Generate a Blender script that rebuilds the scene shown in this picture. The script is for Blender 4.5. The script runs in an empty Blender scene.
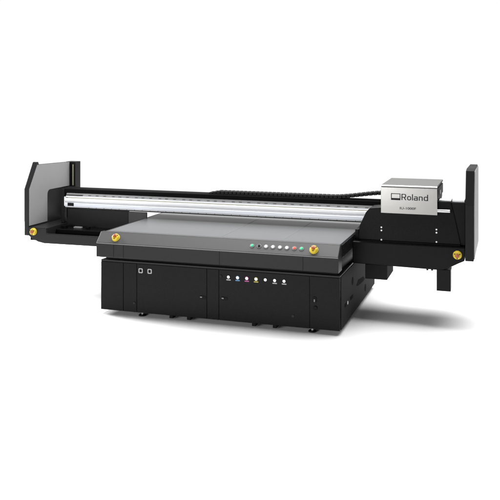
import bpy, bmesh, math
from mathutils import Vector, Matrix

S = bpy.context.scene
C = S.collection
R = math.radians

# ------------------------------------------------------------------ camera
cam = bpy.data.cameras.new("camera")
co = bpy.data.objects.new("camera", cam)
C.objects.link(co)
co.location = (1.4766, -7.176, 2.2)
co.rotation_euler = (R(90), 0, R(18.193))
cam.sensor_width = 36
cam.lens = 782 / 500 * 36
cam.shift_y = -0.3
cam.clip_end = 500
S.camera = co

# ------------------------------------------------------------------ studio: white cove around, dimmer ceiling
w = bpy.data.worlds.new("World")
S.world = w
w.use_nodes = True
nt = w.node_tree
bg = nt.nodes["Background"]
tc = nt.nodes.new("ShaderNodeTexCoord")
sx = nt.nodes.new("ShaderNodeSeparateXYZ")
nt.links.new(tc.outputs["Generated"], sx.inputs[0])
ramp = nt.nodes.new("ShaderNodeValToRGB")
ramp.color_ramp.elements[0].position = 0.13
ramp.color_ramp.elements[0].color = (1, 1, 1, 1)
ramp.color_ramp.elements[1].position = 0.22
ramp.color_ramp.elements[1].color = (0.30, 0.30, 0.30, 1)
nt.links.new(sx.outputs["Z"], ramp.inputs[0])
# the half of the studio behind the camera is darker
fr = nt.nodes.new("ShaderNodeMapRange")
fr.inputs["From Min"].default_value = -0.75
fr.inputs["From Max"].default_value = -0.15
fr.inputs["To Min"].default_value = 0.15
fr.inputs["To Max"].default_value = 1.0
nt.links.new(sx.outputs["Y"], fr.inputs["Value"])
mul = nt.nodes.new("ShaderNodeMixRGB")
mul.blend_type = 'MULTIPLY'
mul.inputs[0].default_value = 1
nt.links.new(ramp.outputs[0], mul.inputs[1])
nt.links.new(fr.outputs[0], mul.inputs[2])
nt.links.new(mul.outputs[0], bg.inputs["Color"])
bg.inputs["Strength"].default_value = 1.02


def area(name, loc, target, sx_, sy_, power, color=(1, 1, 1)):
    l = bpy.data.lights.new(name, 'AREA')
    l.shape = 'RECTANGLE'
    l.size = sx_
    l.size_y = sy_
    l.energy = power
    l.color = color
    o = bpy.data.objects.new(name, l)
    C.objects.link(o)
    o.location = loc
    o.rotation_euler = (Vector(target) - Vector(loc)).to_track_quat('-Z', 'Y').to_euler()
    return o


area("key_softbox", (-9.0, 2.6, 4.1), (-1.6, 0.3, 0.3), 4.0, 3.4, 1700)
area("overhead_softbox", (-0.2, 1.75, 6.0), (-0.4, 0.4, 0.5), 9.0, 6.0, 1300)
area("front_softbox", (-3.6, -9.0, 2.0), (-1.2, 0.3, 1.0), 5.0, 2.0, 520)

S.view_settings.view_transform = 'Standard'
S.view_settings.look = 'None'
S.view_settings.exposure = 0
S.view_settings.gamma = 1
S.cycles.use_denoising = True


# ------------------------------------------------------------------ materials
def mat(name, col, rough=0.5, metal=0.0, spec=0.5, noise=0.0, scale=60.0, bump=0.0, stretch=None, emit=0.0, coat=0.0):
    m = bpy.data.materials.new(name)
    m.use_nodes = True
    n = m.node_tree
    b = n.nodes["Principled BSDF"]
    b.inputs["Base Color"].default_value = (*col, 1)
    b.inputs["Roughness"].default_value = rough
    b.inputs["Metallic"].default_value = metal
    b.inputs["Specular IOR Level"].default_value = spec
    b.inputs["Coat Weight"].default_value = coat
    if emit:
        b.inputs["Emission Color"].default_value = (*col, 1)
        b.inputs["Emission Strength"].default_value = emit
    if noise or bump:
        t = n.nodes.new("ShaderNodeTexCoord")
        mp = n.nodes.new("ShaderNodeMapping")
        if stretch:
            mp.inputs["Scale"].default_value = stretch
        n.links.new(t.outputs["Object"], mp.inputs[0])
        nz = n.nodes.new("ShaderNodeTexNoise")
        nz.inputs["Scale"].default_value = scale
        nz.inputs["Detail"].default_value = 4
        n.links.new(mp.outputs[0], nz.inputs["Vector"])
        if noise:
            mr = n.nodes.new("ShaderNodeMapRange")
            mr.inputs["To Min"].default_value = max(0.02, rough - noise)
            mr.inputs["To Max"].default_value = rough + noise
            n.links.new(nz.outputs["Fac"], mr.inputs["Value"])
            n.links.new(mr.outputs[0], b.inputs["Roughness"])
        if bump:
            bp = n.nodes.new("ShaderNodeBump")
            bp.inputs["Strength"].default_value = bump
            bp.inputs["Distance"].default_value = 0.001
            n.links.new(nz.outputs["Fac"], bp.inputs["Height"])
            n.links.new(bp.outputs[0], b.inputs["Normal"])
    return m


BLACK = mat("black_powder_coat", (0.0042, 0.0042, 0.0044), 0.27, spec=0.085, noise=0.06, scale=300, bump=0.15)
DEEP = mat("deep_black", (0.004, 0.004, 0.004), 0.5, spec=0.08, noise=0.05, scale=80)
CHAR = mat("charcoal_powder_coat", (0.0135, 0.0135, 0.014), 0.36, spec=0.13, noise=0.06, scale=300, bump=0.15)
CHAMFER = mat("grey_console_face", (0.058, 0.058, 0.059), 0.38, spec=0.4, noise=0.05, scale=250, bump=0.1)
TABLE = mat("anodised_table", (0.10, 0.101, 0.103), 0.30, spec=0.3, noise=0.015, scale=3)
SEAM = mat("table_joint_line", (0.122, 0.123, 0.126), 0.34, spec=0.3, noise=0.05)
PANEL = mat("light_grey_panel", (0.205, 0.205, 0.208), 0.5, spec=0.25, noise=0.05, scale=200)
WHITE = mat("white_rail_paint", (0.86, 0.87, 0.89), 0.32, spec=0.5, noise=0.05, scale=30, stretch=(0.1, 1, 1))
BLUISH = mat("pale_blue_grey_rail", (0.74, 0.77, 0.83), 0.3, spec=0.5, noise=0.05, scale=30, stretch=(0.1, 1, 1))
RAILGREY = mat("grey_rail_metal", (0.62, 0.62, 0.63), 0.4, metal=0.1, noise=0.06, scale=60)
OLIVE = mat("encoder_strip", (0.42, 0.41, 0.30), 0.4, noise=0.04)
SILVER = mat("brushed_silver", (0.275, 0.272, 0.262), 0.34, metal=1.0, spec=0.5, noise=0.07, scale=40, bump=0.12, stretch=(1, 14, 14))
STEEL = mat("steel", (0.5, 0.5, 0.5), 0.3, metal=1.0, noise=0.08, scale=80)
YELLOW = mat("yellow_plastic", (0.47, 0.35, 0.02), 0.4, spec=0.4, noise=0.05, scale=50)
RED = mat("red_plastic", (0.25, 0.05, 0.01), 0.35, spec=0.5, noise=0.05, scale=50)
INK = mat("print_black", (0.007, 0.007, 0.007), 0.5, spec=0.12, noise=0.05)
INKGREY = mat("print_grey", (0.13, 0.13, 0.13), 0.5, noise=0.05)
LAMPW = mat("white_indicator", (0.9, 0.9, 0.92), 0.3, noise=0.04, emit=0.45)
LAMPG = mat("green_indicator", (0.03, 0.42, 0.20), 0.3, noise=0.04, emit=0.25)
LAMPR = mat("red_indicator", (0.55, 0.07, 0.05), 0.3, noise=0.04, emit=0.3)
L_WH = mat("tag_grey", (0.27, 0.27, 0.275), 0.5, noise=0.04)
L_CY = mat("tag_blue", (0.05, 0.17, 0.32), 0.5, noise=0.04)
L_MA = mat("tag_magenta", (0.27, 0.03, 0.17), 0.5, noise=0.04)
L_YE = mat("tag_yellow", (0.30, 0.25, 0.03), 0.5, noise=0.04)
L_BK = mat("tag_black", (0.03, 0.03, 0.03), 0.5, noise=0.04)
SIDE = mat("satin_side_sheet", (0.012, 0.012, 0.0122), 0.75, spec=0.05, noise=0.05, scale=300, bump=0.1)
EDGE_GLINT = mat("painted_edge_highlight", (0.13, 0.13, 0.13), 0.4, spec=0.4, noise=0.05)  # pale colour painted as the console edge highlight
MATTE = mat("matte_black", (0.006, 0.006, 0.006), 0.9, spec=0.03, noise=0.03)
TOP_REFLECT = mat("silver_top_dark_reflection", (0.085, 0.085, 0.083), 0.6, spec=0.2, noise=0.05)  # cover's silver on top, its dark ceiling reflection painted as grey
LEG = mat("grey_leg_plate", (0.06, 0.06, 0.061), 0.5, spec=0.2, noise=0.05)
FLOOR = mat("studio_floor", (0.88, 0.88, 0.88), 0.6, spec=0.15, noise=0.03, scale=4)


# ------------------------------------------------------------------ geometry helpers
class MB:
    """Collects shapes and links them as one mesh object."""
    def __init__(self):
        self.bm = bmesh.new()

    def box(self, x0, x1, y0, y1, z0, z1):
        m = Matrix.Translation(((x0 + x1) / 2, (y0 + y1) / 2, (z0 + z1) / 2)) @ Matrix.Diagonal((x1 - x0, y1 - y0, z1 - z0, 1))
        bmesh.ops.create_cube(self.bm, size=1, matrix=m)
        return self

    def _prism(self, a, b):
        va = [self.bm.verts.new(p) for p in a]
        vb = [self.bm.verts.new(p) for p in b]
        n = len(a)
        self.bm.faces.new(va)
        self.bm.faces.new(vb[::-1])
        for i in range(n):
            self.bm.faces.new((va[i], vb[i], vb[(i + 1) % n], va[(i + 1) % n]))
        return self

    def prism_y(self, pts, y0, y1):      # pts (x, z)
        return self._prism([(x, y0, z) for x, z in pts], [(x, y1, z) for x, z in pts])

    def prism_x(self, pts, x0, x1):      # pts (y, z)
        return self._prism([(x0, y, z) for y, z in pts], [(x1, y, z) for y, z in pts])

    def prism_z(self, pts, z0, z1):      # pts (x, y)
        return self._prism([(x, y, z0) for x, y in pts], [(x, y, z1) for x, y in pts])

    def cyl(self, c, axis, r, h, r2=None, seg=32):
        q = Vector((0, 0, 1)).rotation_difference(Vector(axis).normalized()).to_matrix().to_4x4()
        m = Matrix.Translation(Vector(c) + Vector(axis).normalized() * h / 2) @ q
        bmesh.ops.create_cone(self.bm, cap_ends=True, segments=seg, radius1=r, radius2=r if r2 is None else r2, depth=h, matrix=m)
        return self

    def dome(self, c, axis, r, flat=0.6):
        q = Vector((0, 0, 1)).rotation_difference(Vector(axis).normalized()).to_matrix().to_4x4()
        m = Matrix.Translation(Vector(c)) @ q @ Matrix.Diagonal((1, 1, flat, 1))
        bmesh.ops.create_uvsphere(self.bm, u_segments=24, v_segments=12, radius=r, matrix=m)
        return self

    def obox(self, c, axis, sx_, sy_, sz_):
        """box whose local z follows axis, local x stays world x"""
        z = Vector(axis).normalized()
        x = Vector((1, 0, 0))
        y = z.cross(x).normalized()
        q = Matrix((x, y, z)).transposed().to_4x4()
        m = Matrix.Translation(Vector(c) + z * sz_ / 2) @ q @ Matrix.Diagonal((sx_, sy_, sz_, 1))
        bmesh.ops.create_cube(self.bm, size=1, matrix=m)
        return self

    def build(self, name, material, parent=None, bevel=0.0, smooth=False, seg=2):
        bmesh.ops.recalc_face_normals(self.bm, faces=self.bm.faces[:])
        me = bpy.data.meshes.new(name)
        self.bm.to_mesh(me)
        self.bm.free()
        me.materials.append(material)
        o = bpy.data.objects.new(name, me)
        C.objects.link(o)
        if parent:
            o.parent = parent
        if smooth:
            me.shade_smooth()
            me.set_sharp_from_angle(angle=R(40))
        if bevel:
            b = o.modifiers.new("bevel", 'BEVEL')
            b.width = bevel
            b.segments = seg
            b.limit_method = 'ANGLE'
            b.angle_limit = R(30)
        return o


def rounded(x0, x1, z0, z1, r, n=5):
    p = []
    for cx, cz, a in ((x1 - r, z1 - r, 0), (x0 + r, z1 - r, 90), (x0 + r, z0 + r, 180), (x1 - r, z0 + r, 270)):
        for k in range(n + 1):
            t = R(a + 90 * k / n)
            p.append((cx + r * math.cos(t), cz + r * math.sin(t)))
    return p


# ------------------------------------------------------------------ setting
fl = MB()
fl.prism_z([(-11, -6), (9, -6), (9, 5), (-11, 5)], -0.05, 0.0)
floor = fl.build("floor", FLOOR)
floor["kind"] = "structure"

# ------------------------------------------------------------------ the machine
P = bpy.data.objects.new("flatbed_printer", None)
C.objects.link(P)
P["label"] = "wide black flatbed printer with silver head cover standing on a white studio floor"
P["category"] = "printer"

# --- base cabinet: body, doors, lamps, feet
base = MB().prism_x([(0.006, 0.045), (2.0, 0.045), (2.0, 0.56), (0.006, 0.56)], -2.498, 0.0).build("base_cabinet", BLACK, P, 0.006)
MB().box(-2.44, -0.035, 0.062, 1.95, 0.6025, 0.797).build("bed_frame", DEEP, P)
neck = MB().box(-2.46, -0.035, 0.05, 1.95, 0.5605, 0.602).build("base_neck", DEEP, P)
trim = MB().box(-2.498, 0.0, 0.0005, 0.03, 0.543, 0.5605).build("top_rail", CHAR, base, 0.003)


def front_panel(name, x0, x1, z0, z1, m=BLACK):
    return MB().box(x0, x1, -0.002, 0.0055, z0, z1).build(name, m, base, 0.0025)


front_panel("front_panel", -2.497, -2.243, 0.047, 0.540)
front_panel("front_panel", -2.237, -2.092, 0.047, 0.540)
d1 = front_panel("cabinet_door", -2.086, -1.330, 0.047, 0.540)
front_panel("front_panel", -1.324, -1.204, 0.047, 0.540)
d2 = front_panel("cabinet_door", -1.198, -0.292, 0.047, 0.540)
d3 = front_panel("cabinet_door", -0.285, -0.002, 0.047, 0.540)


def latch(x, z, parent, side):
    MB().prism_y(rounded(x - 0.035, x + 0.035, z - 0.017, z + 0.017, 0.015), -0.006, -0.001).build("latch", DEEP, parent, 0.002)
    MB().obox((x - 0.012 * side, -0.006, z + 0.004), (0, -1, 0), 0.022, 0.012, 0.012).build("latch_lever", INKGREY, parent, 0.002)


latch(-1.372, 0.256, d1, 1)
latch(-1.145, 0.262, d2, 1)
MB().prism_y(rounded(-0.262, -0.222, 0.295, 0.352, 0.015), -0.008, -0.001).build("latch", DEEP, d3, 0.002)
MB().obox((-0.240, -0.008, 0.318), (0, -1, 0), 0.012, 0.026, 0.014).build("latch_lever", INKGREY, d3, 0.003)
MB().cyl((-0.234, -0.001, 0.247), (0, -1, 0), 0.019, 0.012).build("key_lock", DEEP, d3, 0.003, True)
MB().cyl((-2.115, -0.001, 0.14), (0, -1, 0), 0.012, 0.008).build("door_screw", CHAR, base, 0.002, True)
MB().cyl((-0.452, -0.001, 0.151), (0, -1, 0), 0.014, 0.006).build("door_screw", CHAR, base, 0.002, True)

# two square gauge windows: pale frame round a dark glass
for x in (-2.043, -1.943):
    fo = rounded(x - 0.023, x + 0.023, 0.450, 0.498, 0.010)
    fi = rounded(x - 0.014, x + 0.014, 0.459, 0.489, 0.006)
    g = MB()
    a = [g.bm.verts.new((px, -0.010, pz)) for px, pz in fo]
    b = [g.bm.verts.new((px, -0.010, pz)) for px, pz in fi]
    a2 = [g.bm.verts.new((px, -0.001, pz)) for px, pz in fo]
    b2 = [g.bm.verts.new((px, -0.001, pz)) for px, pz in fi]
    n = len(fo)
    for i in range(n):
        j = (i + 1) % n
        g.bm.faces.new((a[i], a[j], b[j], b[i]))
        g.bm.faces.new((a[i], a2[i], a2[j], a[j]))
        g.bm.faces.new((b[i], b[j], b2[j], b2[i]))
    fw = g.build("gauge_window", L_WH, base)
    MB().prism_y(fi, -0.005, -0.0015).build("window_glass", DEEP, fw)

# ink indicator lamps in a row with their tags
tags = [L_WH, L_CY, L_MA, L_YE, None, L_WH, L_WH]
MB().cyl((-1.182, -0.001, 0.477), (0, -1, 0), 0.016, 0.008).build("keyhole_plug", INK, base, 0.003, True)
for k, x in enumerate((-1.101, -1.007, -0.913, -0.819, -0.725, -0.632, -0.539)):
    b_ = MB().cyl((x, -0.001, 0.476), (0, -1, 0), 0.0185, 0.005).build("lamp_bezel", tags[k] if k in (1, 2, 3) else INK, base, 0.002, True)
    MB().dome((x, -0.007, 0.476), (0, -1, 0), 0.0145, 0.5).build("ink_lamp", LAMPW, b_, 0, True)
    if tags[k]:
        MB().box(x - 0.022, x + 0.022, -0.0045, -0.001, 0.443, 0.453).build("ink_tag", tags[k], b_)

# feet and floor brackets
for x, y in ((-2.06, 0.07), (-0.28, 0.07), (-2.06, 1.9), (-0.28, 1.9)):
    f = MB().cyl((x, y, 0.0), (0, 0, 1), 0.042, 0.014, 0.036).build("levelling_foot", DEEP, P, 0.003, True)
    MB().cyl((x, y, 0.014), (0, 0, 1), 0.014, 0.034).build("foot_spindle", STEEL, f, 0, True)
for x in (-1.72, -1.53, -0.85, -0.64):
    MB().box(x - 0.02, x + 0.02, 0.02, 0.10, 0.012, 0.0445).build("floor_bracket", DEEP, P, 0.004)

# right side of the base: cut-outs, seam and screws
side = MB().box(0.001, 0.006, 0.03, 1.97, 0.05, 0.545).build("side_panel", SIDE, base, 0.003)
MB().cyl((0.005, 0.593, 0.385), (1, 0, 0), 0.04, 0.003).build("cable_hole", MATTE, side, 0, True)
MB().prism_x([(0.80, 0.290), (0.90, 0.33), (1.20, 0.30), (1.30, 0.255), (1.2, 0.25), (0.9, 0.27)], 0.005, 0.008).build("grip_slot", MATTE, side)
MB().cyl((0.005, 1.33, 0.15), (1, 0, 0), 0.04, 0.003).build("cable_hole", MATTE, side, 0, True)
MB().cyl((0.005, 0.32, 0.235), (1, 0, 0), 0.018, 0.008).build("side_screw", STEEL, side, 0.003, True)
MB().box(0.005, 0.010, 0.20, 0.27, 0.22, 0.25).build("hinge_plate", MATTE, side, 0.002)
MB().box(0.005, 0.010, 0.48, 0.60, 0.22, 0.25).build("hinge_plate", MATTE, side, 0.002)

# --- console: chamfered front bar of the bed
console = MB().prism_x([(0.0, 0.848), (-0.098, 0.748), (-0.100, 0.742), (-0.100, 0.612), (-0.092, 0.603), (0.06, 0.603), (0.06, 0.845)],
                       -2.497, 0.006).build("front_console", CHAR, P, 0.004)
MB().prism_x([(-0.0045, 0.8475), (-0.0975, 0.7525), (-0.0990, 0.7540), (-0.0060, 0.8490)], -2.490, 0.0).build("chamfer_plate", CHAMFER, console)
MB().box(-2.494, 0.003, -0.1030, -0.0995, 0.7425, 0.7505).build("edge_highlight", EDGE_GLINT, console, 0.0012)  # strip added as a painted highlight along the lower chamfer edge
for x in (-2.30, -2.19, -1.16, -0.33):
    MB().box(x - 0.002, x + 0.002, -0.1015, -0.099, 0.612, 0.738).build("panel_joint", DEEP, console)
N = (0, -0.715, 0.70)


def on_chamfer(t):        # t 0 top .. 1 bottom, 2 mm proud
    return Vector((0, -0.006 - 0.0925 * t, 0.849 - 0.0945 * t))


buttons = [(-0.842, LAMPG), (-0.772, INK), (-0.703, LAMPW), (-0.634, LAMPW), (-0.565, LAMPW), (-0.497, LAMPW), (-0.424, LAMPR), (-0.354, LAMPG)]
for x, m in buttons:
    p = on_chamfer(0.5) + Vector((x, 0, 0))
    rg = MB().cyl(p, N, 0.023, 0.006).build("button_ring", INKGREY, console, 0.002, True)
    MB().cyl(p + Vector(N) * 0.006, N, 0.0145, 0.010, 0.012).build("control_button", m, rg, 0.003, True)


def e_stop(c, axis):
    axis = Vector(axis).normalized()
    c = Vector(c)
    e = MB().cyl(c, axis, 0.042, 0.012, 0.041).build("emergency_stop_button", YELLOW, P, 0.003, True)
    MB().cyl(c + axis * 0.012, axis, 0.039, 0.022, 0.035).build("button_collar", YELLOW, e, 0.006, True, 3)
    k = MB()
    k.cyl(c + axis * 0.034, axis, 0.016, 0.010, 0.016)
    k.cyl(c + axis * 0.041, axis, 0.017, 0.008, 0.019)
    k.dome(c + axis * 0.049, axis, 0.019, 0.25)
    k.build("mushroom_knob", RED, e, 0, True)
    for a in (30, 150, 270):
        x = Vector((1, 0, 0))
        y = axis.cross(x).normalized()
        q = c + axis * 0.0335 + (x * math.cos(R(a)) + y * math.sin(R(a))) * 0.028
        MB().cyl(q, axis, 0.0055, 0.002).build("turn_mark", INK, e)


pe = on_chamfer(0.55)
e_stop(pe + Vector((-2.293, 0, 0)), N)
e_stop(pe + Vector((-0.234, 0, 0)), N)

# --- print table with joints
tbl = MB().box(-2.44, -0.004, 0.062, 1.98, 0.800, 0.850).build("print_table", TABLE, P, 0.003)
rimb = MB().box(-2.44, -0.004, 0.001, 0.0615, 0.8455, 0.8505).build("table_rim", CHAMFER, P, 0.001)
for x in (-1.205, -0.575):
    MB().box(x - 0.004, x + 0.004, 0.07, 1.97, 0.8501, 0.8508).build("table_joint", SEAM, tbl)
MB().box(-2.495, -2.445, 0.0625, 1.97, 0.798, 0.838).build("side_rail", CHAR, P, 0.003)
MB().box(-0.003, 0.012, 0.0625, 1.97, 0.72, 0.840).build("side_rail", BLACK, P, 0.003)

# --- left wing: tray, end panel, column
tl = MB()
tl.prism_y([(-3.702, 0.653), (-3.65, 0.622), (-3.58, 0.592), (-3.50, 0.578), (-2.56, 0.582), (-2.56, 0.690), (-3.47, 0.690), (-3.475, 0.752), (-3.702, 0.752)], 0.50, 0.53)
trayL = tl.build("side_wing", CHAR, P, 0.006)
MB().box(-3.70, -2.56, 0.531, 1.32, 0.600, 0.640).build("wing_floor", BLACK, trayL, 0.003)
MB().box(-3.697, -3.475, 0.531, 1.30, 0.642, 0.750).build("wing_ledge", CHAR, trayL, 0.005)
MB().box(-3.470, -2.60, 0.70, 0.93, 0.642, 0.712).build("wing_shelf", BLACK, trayL, 0.008)
MB().box(-3.40, -2.95, 0.58, 0.62, 0.642, 0.668).build("guide_strip", CHAR, trayL, 0.004)
MB().box(-3.30, -3.20, 0.80, 0.84, 0.713, 0.730).build("shelf_block", PANEL, trayL, 0.004)  # pale block stands in for a bright highlight inside the tray
MB().box(-3.14, -3.10, 0.80, 0.85, 0.713, 0.735).build("shelf_block", BLACK, trayL, 0.004)
MB().box(-3.44, -3.38, 0.76, 0.82, 0.713, 0.745).build("shelf_block", BLACK, trayL, 0.004)
MB().box(-3.465, -2.665, 0.94, 0.97, 0.643, 0.918).build("wing_back", CHAR, trayL, 0.004)
MB().box(-2.66, -2.43, 0.93, 0.955, 0.640, 0.916).build("gantry_leg", LEG, P, 0.005)
MB().prism_x([(0.95, 0.72), (1.02, 0.72), (1.02, 0.78), (0.955, 0.74)], -3.46, -2.67).build("cable_duct", BLACK, trayL)

profL = [(0.50, 0.655), (0.50, 1.185), (0.665, 1.48), (0.70, 1.48), (0.715, 1.447), (1.375, 1.43), (1.375, 0.655)]
endL = MB().prism_x(profL, -3.758, -3.704).build("end_panel", CHAR, P, 0.004)
# the pale liner keeps clear of the passage opening
lin = [(0.512, 0.765), (0.512, 1.18), (0.672, 1.446), (1.372, 1.428), (1.372, 1.136)]
for k in range(6):
    t = R(90 + 90 * k / 5)
    lin.append((0.935 + 0.055 * math.cos(t), 1.081 + 0.055 * math.sin(t)))
lin += [(0.88, 0.765)]
MB().prism_x(lin, -3.7035, -3.698).build("panel_liner", PANEL, endL, 0.001)
col = MB().box(-3.755, -3.618, 1.377, 1.50, 0.60, 1.432).build("gantry_column", INK, P, 0.004)
MB().box(-3.656, -3.645, 1.373, 1.3765, 1.14, 1.40).build("scale_strip", OLIVE, col)
MB().box(-3.692, -3.672, 1.370, 1.3765, 1.13, 1.42).build("edge_cover", BLACK, col, 0.002)
MB().box(-3.525, -3.487, 0.90, 0.96, 0.752, 1.15).build("gantry_column", INK, P, 0.004)
MB().box(-3.70, -3.527, 1.32, 1.345, 0.752, 1.13).build("wing_back", CHAR, trayL, 0.003)
e_stop((-3.632, 0.499, 0.706), (0, -1, 0))

# --- gantry beam along the whole width
beam = MB().box(-3.475, 0.30, 0.985, 1.30, 0.925, 1.100).build("gantry_beam", CHAR, P, 0.004)
MB().prism_x([(0.94, 1.103), (0.915, 1.112), (0.915, 1.148), (0.923, 1.156), (1.09, 1.156), (1.09, 1.103)], -3.53, 0.32).build("cable_tray", MATTE, P, 0.003)
MB().prism_x([(0.925, 1.072), (0.945, 1.100), (0.984, 1.100), (0.984, 1.072)], -3.475, 0.30).build("upper_flange", RAILGREY, beam, 0.001)
MB().prism_x([(0.922, 1.054), (0.922, 1.068), (0.930, 1.0715), (0.984, 1.0715), (0.984, 1.054)], -3.475, 0.30).build("upper_strip", WHITE, beam, 0.002)
MB().box(-3.45, 0.30, 0.926, 0.984, 1.046, 1.0535).build("encoder_strip", OLIVE, beam)
MB().prism_x([(0.917, 1.008), (0.903, 1.014), (0.903, 1.040), (0.917, 1.0455), (0.984, 1.0455), (0.984, 1.008)], -3.485, 0.30).build("linear_rail", WHITE, beam, 0.003)
MB().box(-3.475, 0.30, 0.922, 0.984, 0.994, 1.0075).build("rail_groove", RAILGREY, beam)
MB().prism_x([(0.905, 0.946), (0.900, 0.955), (0.900, 0.985), (0.908, 0.9935), (0.984, 0.9935), (0.984, 0.946)], -3.475, 0.30).build("lower_rail", BLUISH, beam, 0.003)
MB().prism_x([(0.912, 0.938), (0.908, 0.9455), (0.984, 0.9455), (0.984, 0.938)], -3.475, 0.30).build("lower_lip", WHITE, beam, 0.001)
MB().box(-3.475, 0.30, 0.915, 0.984, 0.925, 0.9375).build("belt_strip", CHAR, beam)
ec = MB().box(-3.500, -3.476, 0.905, 0.985, 0.950, 1.06).build("beam_end_cap", WHITE, beam, 0.006)
MB().box(-3.435, -3.355, 0.892, 0.8985, 0.955, 0.992).build("rail_clamp", INK, beam, 0.002)
MB().box(-3.47, -3.25, 0.918, 0.9235, 1.074, 1.083).build("belt_clamp", INK, beam, 0.001)
first = None
for k in range(34):
    x = -3.16 + 0.098 * k
    if first is None:
        first = MB().obox((x, 0.9275, 1.0795), (0, -0.82, 0.57), 0.034, 0.006, 0.003).build("rail_slot", INKGREY, beam)
        o = first
    else:
        o = first.copy()
        C.objects.link(o)
        o.location.x = 0.098 * k + (0.015 if k % 3 == 0 else 0)
first = None
for k in range(34):
    x = -3.16 + 0.098 * k
    if first is None:
        first = MB().cyl((x, 0.913, 0.9425), (0, -1, 0), 0.0045, 0.004, seg=12).build("rail_bolt", INKGREY, beam)
    else:
        o = first.copy()
        C.objects.link(o)
        o.location.x = 0.098 * k

# --- cable chain lying in the tray and rising to the head
chain = MB().box(-1.60, -0.20, 0.95, 1.06, 1.1565, 1.165).build("cable_chain", BLACK, P)


def path(x):
    if x < -1.60:
        return 1.152 + 0.10 * (x + 1.66)
    if x < -0.30:
        return 1.157
    t = (x + 0.30) / 0.62
    return 1.157 + 0.062 * t * t * (3 - 2 * t)


x = -1.655
while x < 0.30:
    z = path(x)
    h = 0.022 if x < -1.64 else (0.026 if x < -1.60 else 0.034)
    slope = math.atan2(path(x + 0.02) - path(x - 0.02), 0.04) if x > -0.3 else 0
    l_ = MB().obox((0, 0, 0), (0, 0, 1), 0.041, 0.125, h).obox((0.0215, 0, 0.004), (0, 0, 1), 0.010, 0.10, h - 0.008).build("chain_link", INK, chain, 0.006)
    l_.location = (x, 1.005, z)
    l_.rotation_euler = (0, -slope, 0)
    x += 0.047

# --- right wing: arm, carriage cover, end panel, brackets
aw = MB().prism_y([(0.022, 0.585), (0.87, 0.570), (0.935, 0.588), (1.03, 0.640), (1.095, 0.672), (1.095, 0.797), (0.022, 0.800)], 0.50, 1.33)
arm = aw.build("side_wing", BLACK, P, 0.008)
MB().prism_y([(0.070, 0.812), (0.082, 0.95), (0.145, 1.085), (0.185, 1.13), (0.29, 1.14), (0.84, 1.222), (0.965, 1.224), (1.005, 1.07), (1.06, 0.812)], 0.555, 0.80).build("carriage_housing", BLACK, P, 0.008)
MB().box(0.30, 1.098, 0.801, 1.33, 0.802, 1.04).build("housing_core", DEEP, P, 0.004)
MB().prism_y([(1.012, 0.81), (1.096, 0.81), (1.096, 1.215), (0.972, 1.215)], 0.565, 0.80).build("end_cover", DEEP, P, 0.003)
MB().box(0.850, 0.962, 0.60, 0.74, 1.2235, 1.230).build("top_sheen", WHITE, P, 0.002)  # white plate painted in place of the reflection on the black housing top
MB().box(0.975, 1.090, 0.60, 0.78, 1.2155, 1.237).build("top_sheen", WHITE, P, 0.004)  # second plate, same reflection put in as white colour
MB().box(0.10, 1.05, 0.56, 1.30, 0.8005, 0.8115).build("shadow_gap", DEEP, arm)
MB().box(0.03, 0.066, 0.60, 1.25, 0.8005, 0.905).build("gantry_leg", BLACK, P, 0.004)
for x, z in ((0.300, 0.945), (0.300, 0.914), (0.300, 0.822), (0.830, 0.950), (0.830, 0.920), (0.830, 0.830)):
    MB().cyl((x, 0.556, z), (0, -1, 0), 0.0085, 0.004, seg=16).build("housing_screw", RAILGREY, P, 0.0015, True)
MB().cyl((0.70, 0.62, 1.135), (1, 0, 0), 0.016, 0.262).build("handle_bar", STEEL, P, 0.006, True, 3).location.y = -0.10
MB().box(0.93, 0.95, 0.521, 0.554, 1.122, 1.148).build("handle_bracket", STEEL, P, 0.004)

endR = MB().prism_x([(0.50, 0.672), (0.50, 1.20), (0.63, 1.52), (0.78, 1.53), (1.55, 1.51), (1.55, 0.672)], 1.1, 1.178).build("end_panel", INK, P, 0.006)
MB().prism_x([(0.515, 0.690), (0.515, 1.19), (0.64, 1.508), (0.79, 1.515), (1.54, 1.495), (1.54, 0.690)], 1.179, 1.186).build("panel_liner", PANEL, endR, 0.002)
e_stop((1.029, 0.499, 0.727), (0, -1, 0))
MB().box(0.145, 0.362, 0.52, 0.95, 0.435, 0.578).build("arm_bracket", SIDE, P, 0.004)
MB().box(0.835, 0.968, 0.50, 0.66, 0.372, 0.578).build("arm_bracket", BLACK, P, 0.004)
for x in (0.745, 0.79):
    MB().cyl((x, 0.54, 0.577), (0, 0, -1), 0.010, 0.022).build("cable_clip", DEEP, arm)

# --- silver print head cover, bent from sheet with rounded top edge
r = 0.028
pr = [(0.500, 1.095), (0.500, 1.370 - r)]
for k in range(1, 7):
    t = R(180 - 90 * k / 6)
    pr.append((0.500 + r + r * math.cos(t), 1.370 - r + r * math.sin(t)))
pr += [(0.535, 1.370), (0.535, 1.352), (0.530, 1.352), (0.520, 1.342), (0.520, 1.095)]
cover = MB().prism_x(pr, 0.303, 0.842).build("head_cover", SILVER, P, 0.002, True)
MB().box(0.305, 0.840, 0.5355, 1.22, 1.352, 1.3695).build("cover_top", TOP_REFLECT, cover, 0.002)
MB().prism_x([(0.535, 1.226), (0.535, 1.350), (1.20, 1.350), (1.20, 1.20), (1.05, 1.15), (0.60, 1.15)], 0.315, 0.834).build("head_body", INK, P, 0.004)
MB().box(0.835, 0.846, 0.56, 1.16, 1.245, 1.340).build("side_plate", INK, P, 0.004)
MB().box(0.846, 0.850, 0.70, 0.85, 1.27, 1.31).build("side_vent", BLACK, P, 0.001)


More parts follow.
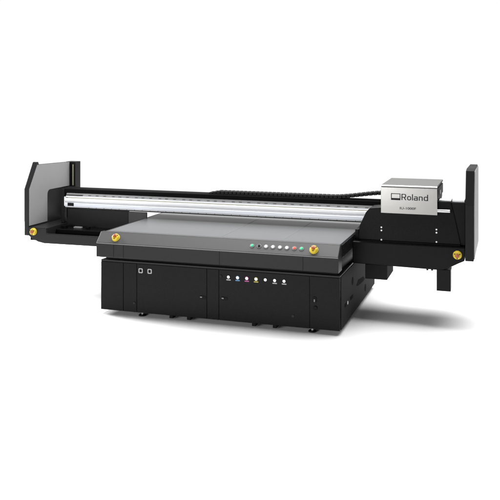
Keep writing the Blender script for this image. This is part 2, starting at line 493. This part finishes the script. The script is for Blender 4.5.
def text(name, s, x0, x1, zb, zt, y, m, parent, bold=0.0):
    cu = bpy.data.curves.new(name, 'FONT')
    cu.body = s
    cu.size = 1
    cu.offset = bold
    cu.extrude = 0.0
    t = bpy.data.objects.new(name, cu)
    C.objects.link(t)
    dg = bpy.context.evaluated_depsgraph_get()
    me = bpy.data.meshes.new_from_object(t.evaluated_get(dg))
    bpy.data.objects.remove(t)
    xs = [v.co.x for v in me.vertices]
    ys = [v.co.y for v in me.vertices]
    mnx, mxx, mny, mxy = min(xs), max(xs), min(ys), max(ys)
    for v in me.vertices:
        v.co = (x0 + (v.co.x - mnx) / (mxx - mnx) * (x1 - x0), y, zb + (v.co.y - mny) / (mxy - mny) * (zt - zb))
    me.materials.clear()
    me.materials.append(m)
    o = bpy.data.objects.new(name, me)
    C.objects.link(o)
    o.parent = parent
    return o


# emblem: box outline with a heavy base
em = MB()
em.box(0.402, 0.492, 0.4975, 0.4995, 1.226, 1.245)
em.box(0.402, 0.492, 0.4975, 0.4995, 1.2845, 1.291)
em.box(0.402, 0.4085, 0.4975, 0.4995, 1.2451, 1.2844)
em.box(0.4855, 0.492, 0.4975, 0.4995, 1.2451, 1.2844)
em.build("emblem", INK, cover)
# wide square lettering built from strokes
lt = MB()
T = 0.0088
ZB, ZX, ZC = 1.2285, 1.2690, 1.2885


def bar(x0, x1, z0, z1, y=0.4985):
    lt.box(x0, x1, y, y + 0.001, z0, z1)


def loop(x0, x1, z0, z1, rr, y=0.4982):
    fo_ = rounded(x0, x1, z0, z1, rr, 6)
    fi_ = rounded(x0 + T, x1 - T, z0 + T * 0.85, z1 - T * 0.85, max(rr - T * 0.8, 0.002), 6)
    va = [lt.bm.verts.new((px, y, pz)) for px, pz in fo_]
    vb = [lt.bm.verts.new((px, y, pz)) for px, pz in fi_]
    for q in range(len(fo_)):
        q2 = (q + 1) % len(fo_)
        lt.bm.faces.new((va[q], va[q2], vb[q2], vb[q]))


X0 = 0.503
bar(X0, X0 + T, ZB, ZC)                                                     # R
loop(X0 + 0.0002, X0 + 0.044, 1.2520, ZC, 0.012)
lt.prism_y([(X0 + 0.019, 1.2555), (X0 + 0.030, 1.2555), (X0 + 0.0465, ZB), (X0 + 0.0355, ZB)], 0.4988, 0.4995)
loop(X0 + 0.054, X0 + 0.092, ZB, ZX, 0.014)                                 # o
bar(X0 + 0.1005, X0 + 0.1005 + T, ZB, ZC)                                   # l
bar(X0 + 0.1465, X0 + 0.1465 + T, ZB, ZX - 0.010)                           # a
lt.prism_y([(X0 + 0.122, ZX - T * 0.85), (X0 + 0.1445, ZX - T * 0.85), (X0 + 0.1465, ZX - 0.0105), (X0 + 0.1465 + T, ZX - 0.0105),
            (X0 + 0.1520, ZX - 0.003), (X0 + 0.1460, ZX), (X0 + 0.122, ZX)], 0.4988, 0.4995)
loop(X0 + 0.1175, X0 + 0.1550, ZB, 1.2540, 0.009)
bar(X0 + 0.1650, X0 + 0.1650 + T, ZB, ZX)                                   # n
bar(X0 + 0.1930, X0 + 0.1930 + T, ZB, ZX - 0.010)
lt.prism_y([(X0 + 0.1735, ZX - T * 0.85), (X0 + 0.1915, ZX - T * 0.85), (X0 + 0.1930, ZX - 0.0105), (X0 + 0.1930 + T, ZX - 0.0105),
            (X0 + 0.1990, ZX - 0.003), (X0 + 0.1930, ZX), (X0 + 0.1735, ZX)], 0.4988, 0.4995)
loop(X0 + 0.2120, X0 + 0.2520, ZB, ZX, 0.014)                               # d
bar(X0 + 0.2440, X0 + 0.2440 + T, ZB, ZC)
lt.build("logo_lettering", INK, cover)
text("model_lettering", "IU-1000F", 0.487, 0.642, 1.138, 1.161, 0.4985, INK, cover, 0.012)
